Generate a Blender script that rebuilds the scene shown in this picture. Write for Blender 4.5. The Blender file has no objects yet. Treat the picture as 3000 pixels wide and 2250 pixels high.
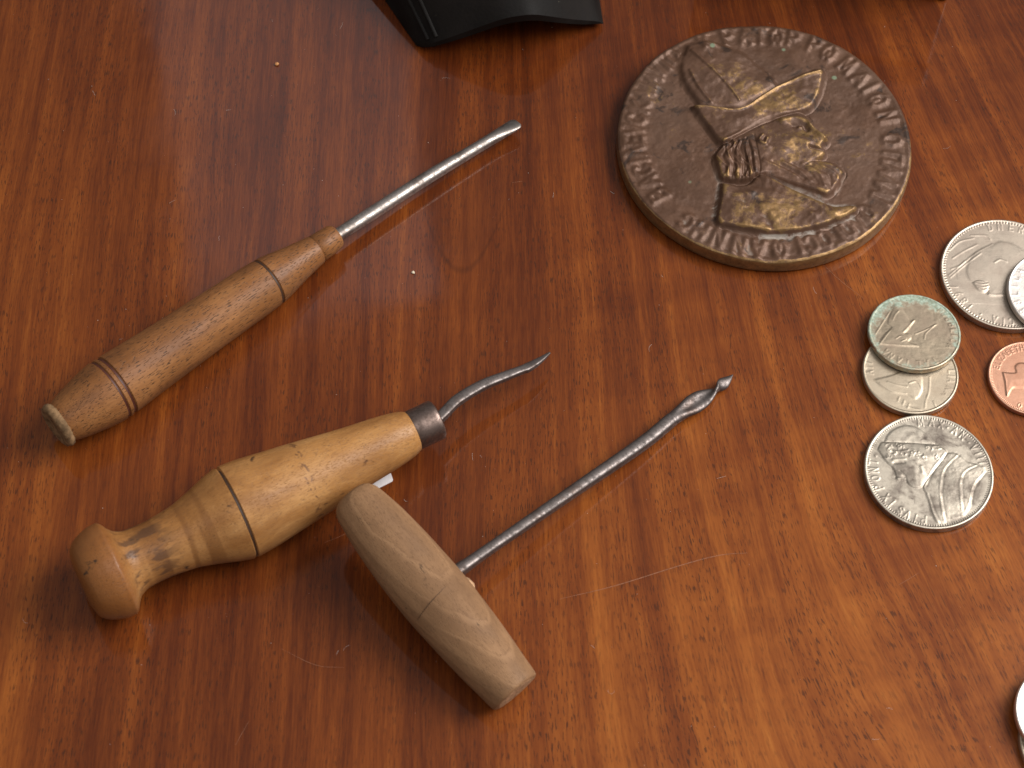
import bpy, bmesh, math, random
import numpy as np
from mathutils import Matrix, Vector
random.seed(7)
R = math.radians
S = bpy.context.scene
COL = S.collection

# ------------------------------------------------------------------ camera
cd = bpy.data.cameras.new('camera'); cam = bpy.data.objects.new('camera', cd); COL.objects.link(cam)
cd.sensor_width = 36.0; cd.lens = 72.0; cd.clip_start = 0.01; cd.clip_end = 50.0
cam.matrix_world = Matrix.Translation((0, -0.31, 0.531)) @ Matrix.Rotation(R(30.3), 4, 'X') @ Matrix.Rotation(R(1.8), 4, 'Z')
cd.dof.use_dof = True; cd.dof.focus_distance = 0.630; cd.dof.aperture_fstop = 22.0
S.camera = cam
# ------------------------------------------------------------------ soft room light, plus added fill and haze lamps
W = bpy.data.worlds.new('World'); S.world = W; W.use_nodes = True
W.node_tree.nodes['Background'].inputs[0].default_value = (1.0, 0.97, 0.94, 1)
W.node_tree.nodes['Background'].inputs[1].default_value = 0.21
def area(name, loc, target, sx, sy, power, col):
    l = bpy.data.lights.new(name, 'AREA'); l.shape = 'RECTANGLE'; l.size = sx; l.size_y = sy
    l.energy = power; l.color = col
    o = bpy.data.objects.new(name, l); COL.objects.link(o); o.location = loc
    o.rotation_euler = (Vector(target) - Vector(loc)).to_track_quat('-Z', 'Y').to_euler()
    return o
area('window_light', (0.95, 0.16, 0.98), (0.03, -0.02, 0), 0.90, 0.85, 25.0, (1.0, 0.965, 0.93))
area('overhead_fill_light', (0.12, -0.42, 1.15), (0.02, 0, 0), 1.4, 0.7, 4.5, (1.0, 0.955, 0.92))  # added fill panel above the camera side, softens shadows without veiling the varnish
area('haze_reflection_light', (-0.24, 1.02, 1.20), (-0.05, 0.10, 0), 0.26, 0.42, 0.26, (0.80, 0.90, 1.0))  # added lamp, its mirror image lays a cool haze on the varnish
S.view_settings.view_transform = 'Standard'; S.view_settings.look = 'None'
S.view_settings.exposure = 0.0; S.view_settings.gamma = 1.0
S.render.engine = 'CYCLES'
try:
    S.cycles.max_bounces = 8; S.cycles.use_denoising = True
except Exception: pass

# ------------------------------------------------------------------ helpers
def put(o, label=None, cat=None, group=None, kind=None):
    if label: o['label'] = label
    if cat: o['category'] = cat
    if group: o['group'] = group
    if kind: o['kind'] = kind
    return o
def empty(name, loc=(0, 0, 0), rz=0.0):
    o = bpy.data.objects.new(name, None); COL.objects.link(o); o.location = loc; o.rotation_euler = (0, 0, rz)
    o.empty_display_size = 0.01
    return o
def meshobj(name, verts, faces, mat, parent=None, smooth=True, mw=None):
    me = bpy.data.meshes.new(name); me.from_pydata([tuple(v) for v in verts], [], [tuple(f) for f in faces]); me.update()
    if smooth: me.polygons.foreach_set('use_smooth', [True] * len(me.polygons))
    if mat: me.materials.append(mat)
    o = bpy.data.objects.new(name, me); COL.objects.link(o)
    if parent: o.parent = parent
    if mw is not None: o.matrix_local = mw
    return o
def frame(p, d):
    """matrix with its X axis along d, starting at p"""
    x = Vector(d).normalized(); y = Vector((0, 0, 1)).cross(x).normalized(); z = x.cross(y)
    m = Matrix((x, y, z)).transposed().to_4x4(); m.translation = Vector(p); return m
def smooth_profile(pts, n):
    """monotone cubic (PCHIP) through (s, r)"""
    s = np.array([p[0] for p in pts], float); r = np.array([p[1] for p in pts], float)
    h = np.diff(s); d = np.diff(r) / h; m = np.zeros(len(s))
    for i in range(1, len(s) - 1):
        if d[i-1] * d[i] > 0:
            w1 = 2*h[i]+h[i-1]; w2 = h[i]+2*h[i-1]; m[i] = (w1+w2)/(w1/d[i-1]+w2/d[i])
    m[0] = d[0]; m[-1] = d[-1]
    x = np.unique(np.r_[np.linspace(s[0], s[-1], n), s]); k = np.clip(np.searchsorted(s, x, 'right')-1, 0, len(h)-1)
    t = (x-s[k])/h[k]
    y = (2*t**3-3*t**2+1)*r[k]+(t**3-2*t**2+t)*h[k]*m[k]+(-2*t**3+3*t**2)*r[k+1]+(t**3-t**2)*h[k]*m[k+1]
    return list(zip(x, y))
def lathe(name, prof, mat, parent, mw, seg=72, wob=0.0, seed=0):
    """prof: (s, r) in metres along local X, closed at both ends"""
    rng = np.random.RandomState(seed); ph = rng.rand(4)*6.28
    V = []; Fc = []
    for i, (s, r) in enumerate(prof):
        for j in range(seg):
            a = 2*math.pi*j/seg
            rr = r*(1+wob*(math.sin(2*a+ph[0]+s*20)+.6*math.sin(3*a+ph[1]-s*45)+.35*math.sin(5*a+ph[2]+s*160)))
            V.append((s, rr*math.cos(a), rr*math.sin(a)))
    n = len(prof)
    for i in range(n-1):
        for j in range(seg):
            k = (j+1) % seg
            Fc.append((i*seg+j, (i+1)*seg+j, (i+1)*seg+k, i*seg+k)[::-1])
    V.append((prof[0][0], 0, 0)); V.append((prof[-1][0], 0, 0)); a, b = len(V)-2, len(V)-1
    for j in range(seg):
        k = (j+1) % seg
        Fc.append((a, j, k)[::-1]); Fc.append((b, (n-1)*seg+k, (n-1)*seg+j)[::-1])
    o = meshobj(name, V, Fc, mat, parent, True, mw)
    o.data.set_sharp_from_angle(angle=R(50)); return o
def catmull(P, n):
    P = [np.array(p, float) for p in P]; P = [2*P[0]-P[1]]+P+[2*P[-1]-P[-2]]; out = []
    for i in range(1, len(P)-2):
        for t in np.linspace(0, 1, n, endpoint=False):
            a, b, c, d = P[i-1:i+3]
            out.append(.5*((2*b)+(-a+c)*t+(2*a-5*b+4*c-d)*t*t+(-a+3*b-3*c+d)*t**3))
    out.append(P[-2]); return np.array(out)
def sweep(name, pts, mat, parent, n=6, seg=28, groove=0.0, power=2.0, rough=0.0, seed=1):
    """pts: (x, y, z, half width, half height, twist deg); super-ellipse section swept along them"""
    Q = catmull(pts, n); rng = np.random.RandomState(seed); V = []; Fc = []
    base = Vector(Q[0][:3])
    for i, q in enumerate(Q):
        a = Q[max(i-1, 0)][:3]; b = Q[min(i+1, len(Q)-1)][:3]
        t = Vector(b-a).normalized(); s = t.cross(Vector((0, 0, 1))).normalized(); u = s.cross(t)
        w, h, tw = abs(q[3]), abs(q[4]), R(q[5])
        for j in range(seg):
            an = 2*math.pi*j/seg; c, sn = math.cos(an), math.sin(an)
            x = math.copysign(abs(c)**(2/power), c)*w; y = math.copysign(abs(sn)**(2/power), sn)*h
            if groove:
                g = groove*min(1.0, max(0.0, (w/max(h, 1e-6)-1.0)*1.2))
                if sn > 0: y *= 1-1.5*g*math.exp(-(x/(w*.55+1e-9))**2)
            k = 1+rough*(rng.rand()-.5)
            xx = (x*math.cos(tw)-y*math.sin(tw))*k; yy = (x*math.sin(tw)+y*math.cos(tw))*k
            V.append(Vector(q[:3])+s*xx+u*yy-base)
    m = len(Q)
    for i in range(m-1):
        for j in range(seg):
            k = (j+1) % seg; Fc.append((i*seg+j, (i+1)*seg+j, (i+1)*seg+k, i*seg+k))
    V.append(Vector(Q[0][:3])-base); V.append(Vector(Q[-1][:3])-base)
    for j in range(seg):
        k = (j+1) % seg; Fc.append((len(V)-2, j, k)); Fc.append((len(V)-1, (m-1)*seg+k, (m-1)*seg+j))
    o = meshobj(name, V, Fc, mat, None, True); o.data.set_sharp_from_angle(angle=R(55))
    o.parent = parent; o.matrix_local = parent.matrix_basis.inverted() @ Matrix.Translation(base)
    return o

# ------------------------------------------------------------------ node graph helper
class G:
    def __init__(s, name):
        s.m = bpy.data.materials.new(name); s.m.use_nodes = True; s.t = s.m.node_tree
        s.b = s.t.nodes['Principled BSDF']; s.oc = s.t.nodes.new('ShaderNodeTexCoord').outputs['Object']
    def _in(s, sock, v):
        if v is None: return
        if isinstance(v, bpy.types.NodeSocket): s.t.links.new(v, sock)
        elif isinstance(v, (tuple, list)) and sock.type == 'RGBA' and len(v) == 3: sock.default_value = (*v, 1)
        else: sock.default_value = v
    def math(s, op, a, b=None, c=None, clamp=False):
        n = s.t.nodes.new('ShaderNodeMath'); n.operation = op; n.use_clamp = clamp
        s._in(n.inputs[0], a); s._in(n.inputs[1], b); s._in(n.inputs[2], c); return n.outputs[0]
    def add(s, a, b): return s.math('ADD', a, b)
    def mul(s, a, b): return s.math('MULTIPLY', a, b)
    def sub(s, a, b): return s.math('SUBTRACT', a, b)
    def sep(s, v):
        n = s.t.nodes.new('ShaderNodeSeparateXYZ'); s._in(n.inputs[0], v); return n.outputs
    def comb(s, x, y, z):
        n = s.t.nodes.new('ShaderNodeCombineXYZ')
        for i, v in enumerate((x, y, z)): s._in(n.inputs[i], v)
        return n.outputs[0]
    def scale(s, v, sc):
        n = s.t.nodes.new('ShaderNodeVectorMath'); n.operation = 'MULTIPLY'; s._in(n.inputs[0], v); n.inputs[1].default_value = sc; return n.outputs[0]
    def noise(s, v, sc, detail=2, rough=.5, dist=0.0, off=None):
        n = s.t.nodes.new('ShaderNodeTexNoise'); n.noise_dimensions = '3D'
        if off:
            a = s.t.nodes.new('ShaderNodeVectorMath'); a.operation = 'ADD'; s._in(a.inputs[0], v); a.inputs[1].default_value = off; v = a.outputs[0]
        s._in(n.inputs['Vector'], v); n.inputs['Scale'].default_value = sc; n.inputs['Detail'].default_value = detail
        n.inputs['Roughness'].default_value = rough; n.inputs['Distortion'].default_value = dist; return n.outputs[0]
    def voro(s, v, sc, rnd=1.0, feat='F1'):
        n = s.t.nodes.new('ShaderNodeTexVoronoi'); n.feature = feat; s._in(n.inputs['Vector'], v); n.inputs['Scale'].default_value = sc
        n.inputs['Randomness'].default_value = rnd; return n.outputs
    def rng(s, v, a, b, c=0.0, d=1.0, smooth=True):
        n = s.t.nodes.new('ShaderNodeMapRange'); n.interpolation_type = 'SMOOTHSTEP' if smooth else 'LINEAR'; n.clamp = True
        s._in(n.inputs[0], v)
        for i, q in enumerate((a, b, c, d)): s._in(n.inputs[i+1], q)
        return n.outputs[0]
    def mix(s, f, a, b, mode='MIX'):
        n = s.t.nodes.new('ShaderNodeMix'); n.data_type = 'RGBA'; n.blend_type = mode
        s._in(n.inputs[0], f); s._in(n.inputs[6], a); s._in(n.inputs[7], b); return n.outputs[2]
    def ramp(s, f, stops):
        n = s.t.nodes.new('ShaderNodeValToRGB'); s._in(n.inputs[0], f); e = n.color_ramp.elements
        while len(e) < len(stops): e.new(0.5)
        for q, (p, c) in zip(e, stops): q.position = p; q.color = (*c, 1)
        return n.outputs[0]
    def attr(s, name):
        n = s.t.nodes.new('ShaderNodeAttribute'); n.attribute_name = name; return n.outputs['Fac']
    def bump(s, h, dist, strength=1.0, normal=None):
        n = s.t.nodes.new('ShaderNodeBump'); n.inputs['Strength'].default_value = strength; n.inputs['Distance'].default_value = dist
        s._in(n.inputs['Height'], h)
        if normal is not None: s._in(n.inputs['Normal'], normal)
        return n.outputs[0]
    def out(s, color=None, rough=None, metal=None, normal=None, coat=None, coat_rough=None, spec=None):
        for k, v in (('Base Color', color), ('Roughness', rough), ('Metallic', metal), ('Normal', normal), ('Coat Weight', coat), ('Coat Roughness', coat_rough), ('Specular IOR Level', spec)):
            if v is not None: s._in(s.b.inputs[k], v)
        return s.m

# ------------------------------------------------------------------ materials
def mat_tabletop():
    g = G('polished_mahogany'); x, y, z = g.sep(g.oc)
    lean = g.mul(g.rng(x, -0.03, 0.16, 0.02, 0.34), y)
    low = g.sub(g.noise(g.scale(g.oc, (16, 5, 1)), 1.0, 1), .5)
    mid = g.sub(g.noise(g.scale(g.oc, (110, 22, 1)), 1.0, 2), .5)
    u = g.add(g.add(g.add(x, lean), g.mul(low, .009)), g.mul(mid, .0016))
    def streak(sx, sy, det, r=.55, off=0.0):
        return g.noise(g.comb(g.mul(u, sx), g.mul(y, sy), off), 1.0, det, r)
    a = streak(70, 1.6, 2); b = streak(300, 6.5, 3, .55, 3.1); c = streak(1900, 95, 2, .6, 7.7)
    blot = g.noise(g.scale(g.oc, (30, 13, 1)), 1.0, 3, .55, .4)
    # rippled figure running across the grain, stronger towards the right
    rip = g.noise(g.comb(g.add(g.mul(x, 16), g.mul(y, 30)), g.sub(g.mul(y, 90), g.mul(x, 34)), 1.7), 1.0, 2, .55)
    rip = g.mul(g.sub(rip, .5), g.rng(x, -0.06, 0.10, .08, .42))
    v = g.add(g.add(g.mul(a, .50), g.mul(b, .34)), g.add(g.mul(c, .30), g.mul(blot, .20)))
    v = g.add(g.sub(v, .198), g.mul(rip, .5))
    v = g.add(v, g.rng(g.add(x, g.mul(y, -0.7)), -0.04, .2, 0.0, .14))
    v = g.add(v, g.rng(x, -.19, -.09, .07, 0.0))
    v = g.sub(v, g.mul(g.mul(g.rng(x, -.10, -.06), g.rng(x, .03, -.03)), .045))  # centre-left shade, where objects block the sky, painted into the wood
    v = g.sub(v, g.rng(y, .02, .17, 0.0, .085))  # light falling off towards the far edge, painted as darker wood
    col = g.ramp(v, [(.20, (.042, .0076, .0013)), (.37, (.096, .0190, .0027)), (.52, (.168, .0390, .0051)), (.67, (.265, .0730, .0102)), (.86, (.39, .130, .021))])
    # pores: short dark dashes along the grain
    po = g.noise(g.comb(g.mul(u, 2900), g.mul(y, 330), 2.0), 1.0, 1.5, .5)
    dens = g.noise(g.comb(g.mul(u, 120), g.mul(y, 15), 5.0), 1.0, 1)
    pores = g.mul(g.rng(po, .57, .64), g.rng(dens, .36, .62, .3, 1.0))
    po2 = g.noise(g.comb(g.mul(u, 1300), g.mul(y, 130), 9.0), 1.0, 1.5, .5)
    pores2 = g.mul(g.rng(po2, .62, .70), g.rng(x, -.05, .12, .25, .8))
    col = g.mix(g.mul(pores, .70), col, (.035, .011, .004)); col = g.mix(g.mul(pores2, .55), col, (.045, .014, .005))
    # cathedral arch
    xx = g.add(x, .0170)
    arch = g.sub(g.sub(y, .0405), g.mul(g.mul(xx, xx), 150.0)); arch = g.add(arch, g.mul(mid, .004))
    line = g.mul(g.math('SUBTRACT', 1.0, g.rng(g.math('ABSOLUTE', arch), .0, .0022)), g.rng(y, .085, .05, 0, .38))
    inner = g.mul(g.rng(arch, 0.0, .004), g.rng(y, .095, .055, 0, .22))
    col = g.mix(inner, col, (.10, .026, .008)); col = g.mix(line, col, (.035, .009, .003))
    sm = g.noise(g.scale(g.oc, (14, 14, 1)), 1.0, 4, .6, 1.0)
    fine = g.noise(g.scale(g.oc, (300, 300, 1)), 1.0, 3, .6)
    cr = g.add(g.rng(sm, .35, .7, .035, .11), g.mul(g.rng(fine, .55, .8), .06))
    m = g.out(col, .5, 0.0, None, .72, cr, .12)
    g.b.inputs['Coat IOR'].default_value = 1.5
    cn = g.bump(g.noise(g.scale(g.oc, (60, 25, 1)), 1.0, 1), .0002, .2); g.t.links.new(cn, g.b.inputs['Coat Normal'])
    return m
def mat_handle(name, light, midc, dark, pore, gloss, stain=.4, pore_scale=1.0, rings=False, bands=False):
    g = G(name); x, y, z = g.sep(g.oc)
    yz = g.comb(g.mul(x, 9), g.mul(y, 160), g.mul(z, 160)); st = g.noise(yz, 1.0, 4, .6)
    bl = g.noise(g.scale(g.oc, (55, 75, 75)), 1.0, 4, .6); bl2 = g.noise(g.scale(g.oc, (18, 40, 40)), 1.0, 2, .5, 0, (3, 1, 2))
    v = g.add(g.mul(st, .55), g.add(g.mul(bl, .3), g.mul(bl2, .25)))
    col = g.ramp(v, [(.36, dark), (.55, midc), (.74, light)])
    fib = g.noise(g.comb(g.mul(x, 130), g.mul(y, 2600), g.mul(z, 2600)), 1.0, 2, .5)
    col = g.mix(g.rng(fib, .35, .65, .22, 0.0), col, dark)
    if rings:
        d = g.math('SQRT', g.add(g.math('POWER', g.add(y, .004), 2.0), g.math('POWER', g.add(z, g.sub(.016, g.mul(x, .13))), 2.0)))
        d = g.add(d, g.mul(g.sub(g.noise(g.scale(g.oc, (70, 110, 110)), 1, 3), .5), .0022))
        w = g.math('FRACT', g.mul(d, 400.0)); edge = g.mul(g.rng(w, .70, .92), g.rng(w, 1.0, .94))
        col = g.mix(g.mul(g.rng(w, .0, .7), .38), col, dark); col = g.mix(g.mul(edge, .45), col, light)
    if bands:
        bd = g.noise(g.comb(g.mul(x, 130), g.mul(y, 10), g.mul(z, 10)), 1.0, 2); bm = g.mul(g.rng(bd, .5, .56), g.mul(g.rng(x, .006, .012), g.rng(x, .036, .026)))
        col = g.mix(g.mul(bm, .75), col, (.15, .062, .020))
        ks = g.rng(x, .0045, .001); col = g.mix(g.mul(g.rng(x, .040, .030), .42), col, (.25, .100, .026)); col = g.mix(g.mul(ks, .75), col, (.225, .080, .022))
        rg_ = g.mul(g.mul(g.rng(g.math('ABSOLUTE', g.sub(x, g.add(.059, g.mul(y, .06)))), .0016, .0004), g.rng(g.noise(g.scale(g.oc, (900, 520, 520)), 1.0, 2), .50, .60)), .7); col = g.mix(rg_, col, (.08, .035, .022))
        nk = g.noise(g.comb(g.mul(x, 90), g.mul(y, 330), g.mul(z, 330)), 1.0, 3, .6, 0, (2, 7, 1)); nm = g.mul(g.rng(nk, .48, .58), g.mul(g.rng(x, .0030, .005), g.rng(x, .022, .012))); col = g.mix(g.mul(nm, .75), col, (.075, .036, .020))
    pz = g.noise(g.comb(g.mul(x, 330*pore_scale), g.mul(y, 1900*pore_scale), g.mul(z, 1900*pore_scale)), 1.0, 1.5, .5, 0, (5, 5, 5))
    pores = g.rng(pz, .57, .67); col = g.mix(g.mul(pores, pore), col, (.045, .02, .008))
    sp = g.noise(g.scale(g.oc, (150, 210, 210)), 1.0, 4, .65, .4, (9, 3, 1)); spots = g.rng(sp, .64, .72)
    col = g.mix(g.mul(spots, stain), col, (.05, .028, .016))
    du = g.noise(g.scale(g.oc, (30, 45, 45)), 1.0, 4, .6, .5, (1, 8, 4)); col = g.mix(g.rng(du, .52, .72, 0, stain*.55), col, dark)
    ro = g.rng(bl, .3, .7, gloss, gloss+.16)
    h = g.add(g.mul(pores, -1.0), g.mul(fib, .5))
    return g.out(col, ro, 0.0, g.bump(h, .00009, .55), None, None, .32)
def mat_steel(name, base, rough, rust=.35, metal=1.0, spots=.6):
    g = G(name)
    n1 = g.noise(g.oc, 800, 4, .65); n2 = g.noise(g.oc, 2600, 3, .6); n3 = g.noise(g.oc, 130, 3, .6, .5, (4, 4, 4))
    col = g.mix(g.rng(n1, .35, .7), base, tuple(c*.52 for c in base))
    col = g.mix(g.mul(g.rng(n3, .5, .68), rust), col, (.10, .062, .045))
    pit = g.rng(n2, .62, .72); col = g.mix(g.mul(pit, spots), col, (.035, .026, .022))
    ro = g.add(g.rng(n1, .3, .75, rough-.07, rough+.16), g.mul(pit, .2))
    return g.out(col, ro, g.sub(metal, g.mul(pit, .5)), g.bump(g.add(n1, g.mul(n2, .6)), .00005, .4))
def mat_plain(name, col, rough, var=.3, sc=200, spec=.5):
    g = G(name); n = g.noise(g.oc, sc, 4, .6)
    c = g.mix(g.rng(n, .3, .7), tuple(q*(1-var) for q in col), tuple(min(1, q*(1+var)) for q in col))
    return g.out(c, rough, 0.0, g.bump(n, .0001, .3), None, None, spec)
def mat_leather():
    g = G('black_leather'); n = g.noise(g.oc, 900, 4, .6); n2 = g.noise(g.oc, 60, 4, .6)
    c = g.mix(g.rng(n2, .3, .75), (.004, .003, .0025), (.013, .010, .0085))
    sp = g.noise(g.oc, 330, 3, .7, .3); c = g.mix(g.rng(sp, .73, .78, 0, .55), c, (.20, .18, .13))
    return g.out(c, g.rng(n2, .3, .7, .6, .8), 0.0, g.bump(n, .00025, .35), None, None, .18)
def mat_medal():
    g = G('patinated_bronze'); h = g.attr('h'); cav = g.attr('cav')
    n1 = g.noise(g.oc, 95, 5, .7, .5); n2 = g.noise(g.oc, 420, 4, .65); n3 = g.noise(g.oc, 28, 3, .55, .3, (2, 5, 1)); n4 = g.noise(g.oc, 1500, 2)
    x, y, z = g.sep(g.oc)
    pat = g.mix(g.rng(n1, .35, .68), (.088, .042, .023), (.134, .068, .040)); pat = g.mix(g.rng(n3, .42, .68, 0, .5), pat, (.138, .080, .054))
    pat = g.mix(g.rng(n2, .66, .8, 0, .5), pat, (.03, .017, .013)); nd = g.noise(g.oc, 110, 4, .65, .6, (7, 2, 3)); pat = g.mix(g.rng(nd, .58, .68, 0, .75), pat, (.028, .018, .014))
    # rubbed brass: raised, exposed places and the lower left of the rim
    wear = g.add(g.mul(g.rng(h, .0004, .0030), .15), g.mul(g.rng(cav, .0001, .0007), .17)); wear = g.add(wear, g.mul(g.mul(g.rng(h, .001, .002), g.rng(y, -.018, -.030)), .05))
    wear = g.add(wear, g.add(g.mul(n1, .75), g.mul(n2, .40))); wear = g.add(wear, g.mul(g.sub(n3, .5), .85))
    rr = g.math('SQRT', g.add(g.mul(x, x), g.mul(y, y)))
    wear = g.add(wear, g.mul(g.rng(y, .0, -.040), .07)); wear = g.add(wear, g.mul(g.rng(rr, .0460, .0470), g.rng(y, .02, -.02, .05, .42)))
    sp = g.noise(g.oc, 700, 3, .7, .3, (5, 1, 9)); wear = g.add(wear, g.mul(g.sub(sp, .5), .22))
    bm = g.mul(g.rng(wear, .77, .90), g.rng(sp, .25, .55, .35, 1.0))
    brass = g.mix(g.rng(n2, .3, .7), (.37, .230, .098), (.25, .145, .058))
    col = g.mix(g.mul(bm, .85), pat, brass)
    # verdigris dots and grey dust
    vo = g.voro(g.oc, 125); dots = g.mul(g.rng(vo['Distance'], .16, .11), g.math('GREATER_THAN', g.sep(vo['Color'])[0], .83))
    col = g.mix(g.mul(dots, .75), col, (.17, .24, .15))
    dust = g.mul(g.rng(cav, -.00012, -.00045), g.mul(g.rng(n1, .45, .62), g.rng(y, -.010, -.03))); col = g.mix(g.mul(dust, .7), col, (.36, .33, .29))
    soft = g.math('MAXIMUM', dots, dust)
    met = g.sub(g.add(.35, g.mul(bm, .35)), g.mul(soft, .3))
    ro = g.add(g.add(.38, g.mul(n2, .2)), g.mul(soft, .2))
    return g.out(col, ro, met, g.bump(g.add(g.mul(n1, 1.0), g.add(g.mul(n2, .35), g.mul(n4, .06))), .0006, .36), None, None, .5)
def mat_coin(name, base, tone, tone_amt, rough, verd=0.0, tone_sc=110, seed=0.0):
    g = G(name); h = g.attr('h'); cav = g.attr('cav')
    n1 = g.noise(g.oc, tone_sc, 5, .65, .5, (seed, seed*2, 0)); n2 = g.noise(g.oc, 900, 4, .65); n3 = g.noise(g.oc, tone_sc*3.2, 4, .65, .4, (seed+2, 1, 0))
    t = g.add(g.mul(g.rng(n1, .40, .66), .75), g.mul(g.rng(n3, .45, .75), .35)); t = g.sub(t, g.mul(g.rng(cav, .0, .00012), .5))
    t = g.math('MULTIPLY', t, tone_amt*1.15, clamp=True)
    col = g.mix(t, base, tone); col = g.mix(g.rng(n2, .45, .85, 0, .35), col, tuple(c*.6 for c in base))
    met = 1.0; ro = g.add(g.rng(n3, .3, .75, rough-.04, rough+.10), g.mul(t, .12))
    if verd:
        x, y, z = g.sep(g.oc); rr = g.math('SQRT', g.add(g.mul(x, x), g.mul(y, y)))
        e = g.add(g.add(g.mul(g.rng(rr, .0070, .0139), .30), g.mul(n3, .55)), g.add(g.mul(n2, .18), g.mul(g.rng(y, -.012, .012), .16)))
        vm = g.mul(g.rng(e, .62, .80), verd); col = g.mix(vm, col, g.mix(g.rng(n2, .35, .65), (.20, .27, .20), (.44, .55, .46)))
        met = g.sub(1.0, g.mul(vm, .85)); ro = g.add(ro, g.mul(vm, .25))
    sc = g.noise(g.comb(g.mul(g.sep(g.oc)[0], 300), g.mul(g.sep(g.oc)[1], 4200), 0), 1.0, 2)
    return g.out(col, ro, met, g.bump(g.add(n2, g.mul(sc, .5)), .00006, .35))
M = dict(
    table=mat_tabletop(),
    beech=mat_handle('stained_beech', (.36, .162, .056), (.245, .098, .030), (.095, .035, .011), .85, .40, .5, 1.7),
    box=mat_handle('polished_fruitwood', (.56, .310, .120), (.42, .203, .064), (.20, .078, .021), .36, .32, 1.0, 2.4, False, True),
    pale=mat_handle('bare_hardwood', (.39, .222, .112), (.275, .150, .072), (.17, .088, .041), .30, .58, .95, 2.2, True),
    groove=mat_plain('burnt_groove', (.045, .020, .010), .55),
    groove_red=mat_plain('red_brown_groove', (.070, .018, .010), .5),
    frayed=mat_plain('frayed_end_grain', (.20, .120, .060), .85, .45, 500, .2),
    endgrain=mat_plain('end_grain', (.42, .255, .145), .85, .5, 900, .2),
    steel=mat_steel('bright_worn_steel', (.50, .445, .41), .42, .5),
    dark_steel=mat_steel('dark_forged_steel', (.22, .19, .18), .48, .5),
    ferrule=mat_steel('brown_iron', (.25, .185, .16), .46, .5, 1.0, .3),
    leather=mat_leather(),
    case=mat_plain('dark_green_lacquer', (.014, .016, .012), .35),
    paper=mat_plain('white_card', (.82, .79, .80), .55, .03),
    medal=mat_medal(),
    scratch=mat_plain('scuffed_varnish', (.25, .105, .052), .7, .4, 900),
    dust=mat_plain('pale_dust', (.50, .44, .39), .8),
    crumb=mat_plain('crumb', (.72, .62, .45), .8), crumb2=mat_plain('orange_crumb', (.55, .25, .09), .8),
)
SIL = dict(
    pius=mat_coin('toned_silver', (.52, .465, .385), (.135, .108, .092), .85, .44, 0, 130, 1.0),
    big=mat_coin('old_silver', (.52, .445, .365), (.30, .24, .20), .6, .46, 0, 70, 4.0),
    white=mat_coin('bright_silver', (.78, .72, .67), (.55, .48, .43), .3, .42, 0, 120, 2.0),
    green=mat_coin('verdigris_nickel', (.48, .395, .29), (.31, .24, .185), .6, .46, .85, 120, 6.0),
    under=mat_coin('yellowed_nickel', (.52, .44, .335), (.35, .28, .21), .5, .46, 0, 120, 8.0),
    copper=mat_coin('copper', (.56, .315, .215), (.40, .20, .13), .55, .44, 0, 120, 3.0),
)

# ------------------------------------------------------------------ the table top
def rounded_slab(name, x0, x1, y0, y1, z0, z1, mat, bev, parent=None, seg=3):
    bm = bmesh.new(); bmesh.ops.create_cube(bm, size=1.0)
    for v in bm.verts: v.co = Vector(((x0+x1)/2+v.co.x*(x1-x0), (y0+y1)/2+v.co.y*(y1-y0), (z0+z1)/2+v.co.z*(z1-z0)))
    bmesh.ops.bevel(bm, geom=list(bm.edges), offset=bev, segments=seg, affect='EDGES', profile=.5)
    me = bpy.data.meshes.new(name); bm.to_mesh(me); bm.free(); me.materials.append(mat)
    o = bpy.data.objects.new(name, me); COL.objects.link(o)
    if parent: o.parent = parent
    return o
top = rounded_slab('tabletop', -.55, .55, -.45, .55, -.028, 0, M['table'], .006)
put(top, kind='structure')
def ribbon(name, pts, w, mat, parent, z=.00006):
    Q = catmull([(*p, 0) for p in pts], 10); V = []; Fc = []
    for i, q in enumerate(Q):
        a = Q[max(i-1, 0)]; b = Q[min(i+1, len(Q)-1)]; t = (b-a)/np.linalg.norm(b-a); n = np.array((-t[1], t[0], 0))
        ww = w*(.35+.65*math.sin(math.pi*min(1, max(0, (i+.6)/len(Q)))))
        V += [(*(q+n*ww)[:2], z), (*(q-n*ww)[:2], z)]
    for i in range(len(Q)-1): Fc.append((2*i+1, 2*i+3, 2*i+2, 2*i))
    return meshobj(name, V, Fc, mat, parent, False)
ribbon('scratch', [(.0154, -.0697), (.0309, -.0651), (.0504, -.0578), (.0612, -.0544), (.0691, -.0534)], .00010, M['scratch'], top)
for pts in ([(-.002, .0745), (.0012, .0752)], [(-.0525, -.0545), (-.046, -.051), (-.041, -.0465)], [(-.062, -.0875), (-.052, -.092), (-.044, -.0925)], [(.094, .049), (.101, .041), (.108, .0345)], [(-.072, -.116), (-.069, -.109)], [(.112, -.062), (.118, -.058)]):
    ribbon('scratch', pts, .000045, M['scratch'], top)

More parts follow.
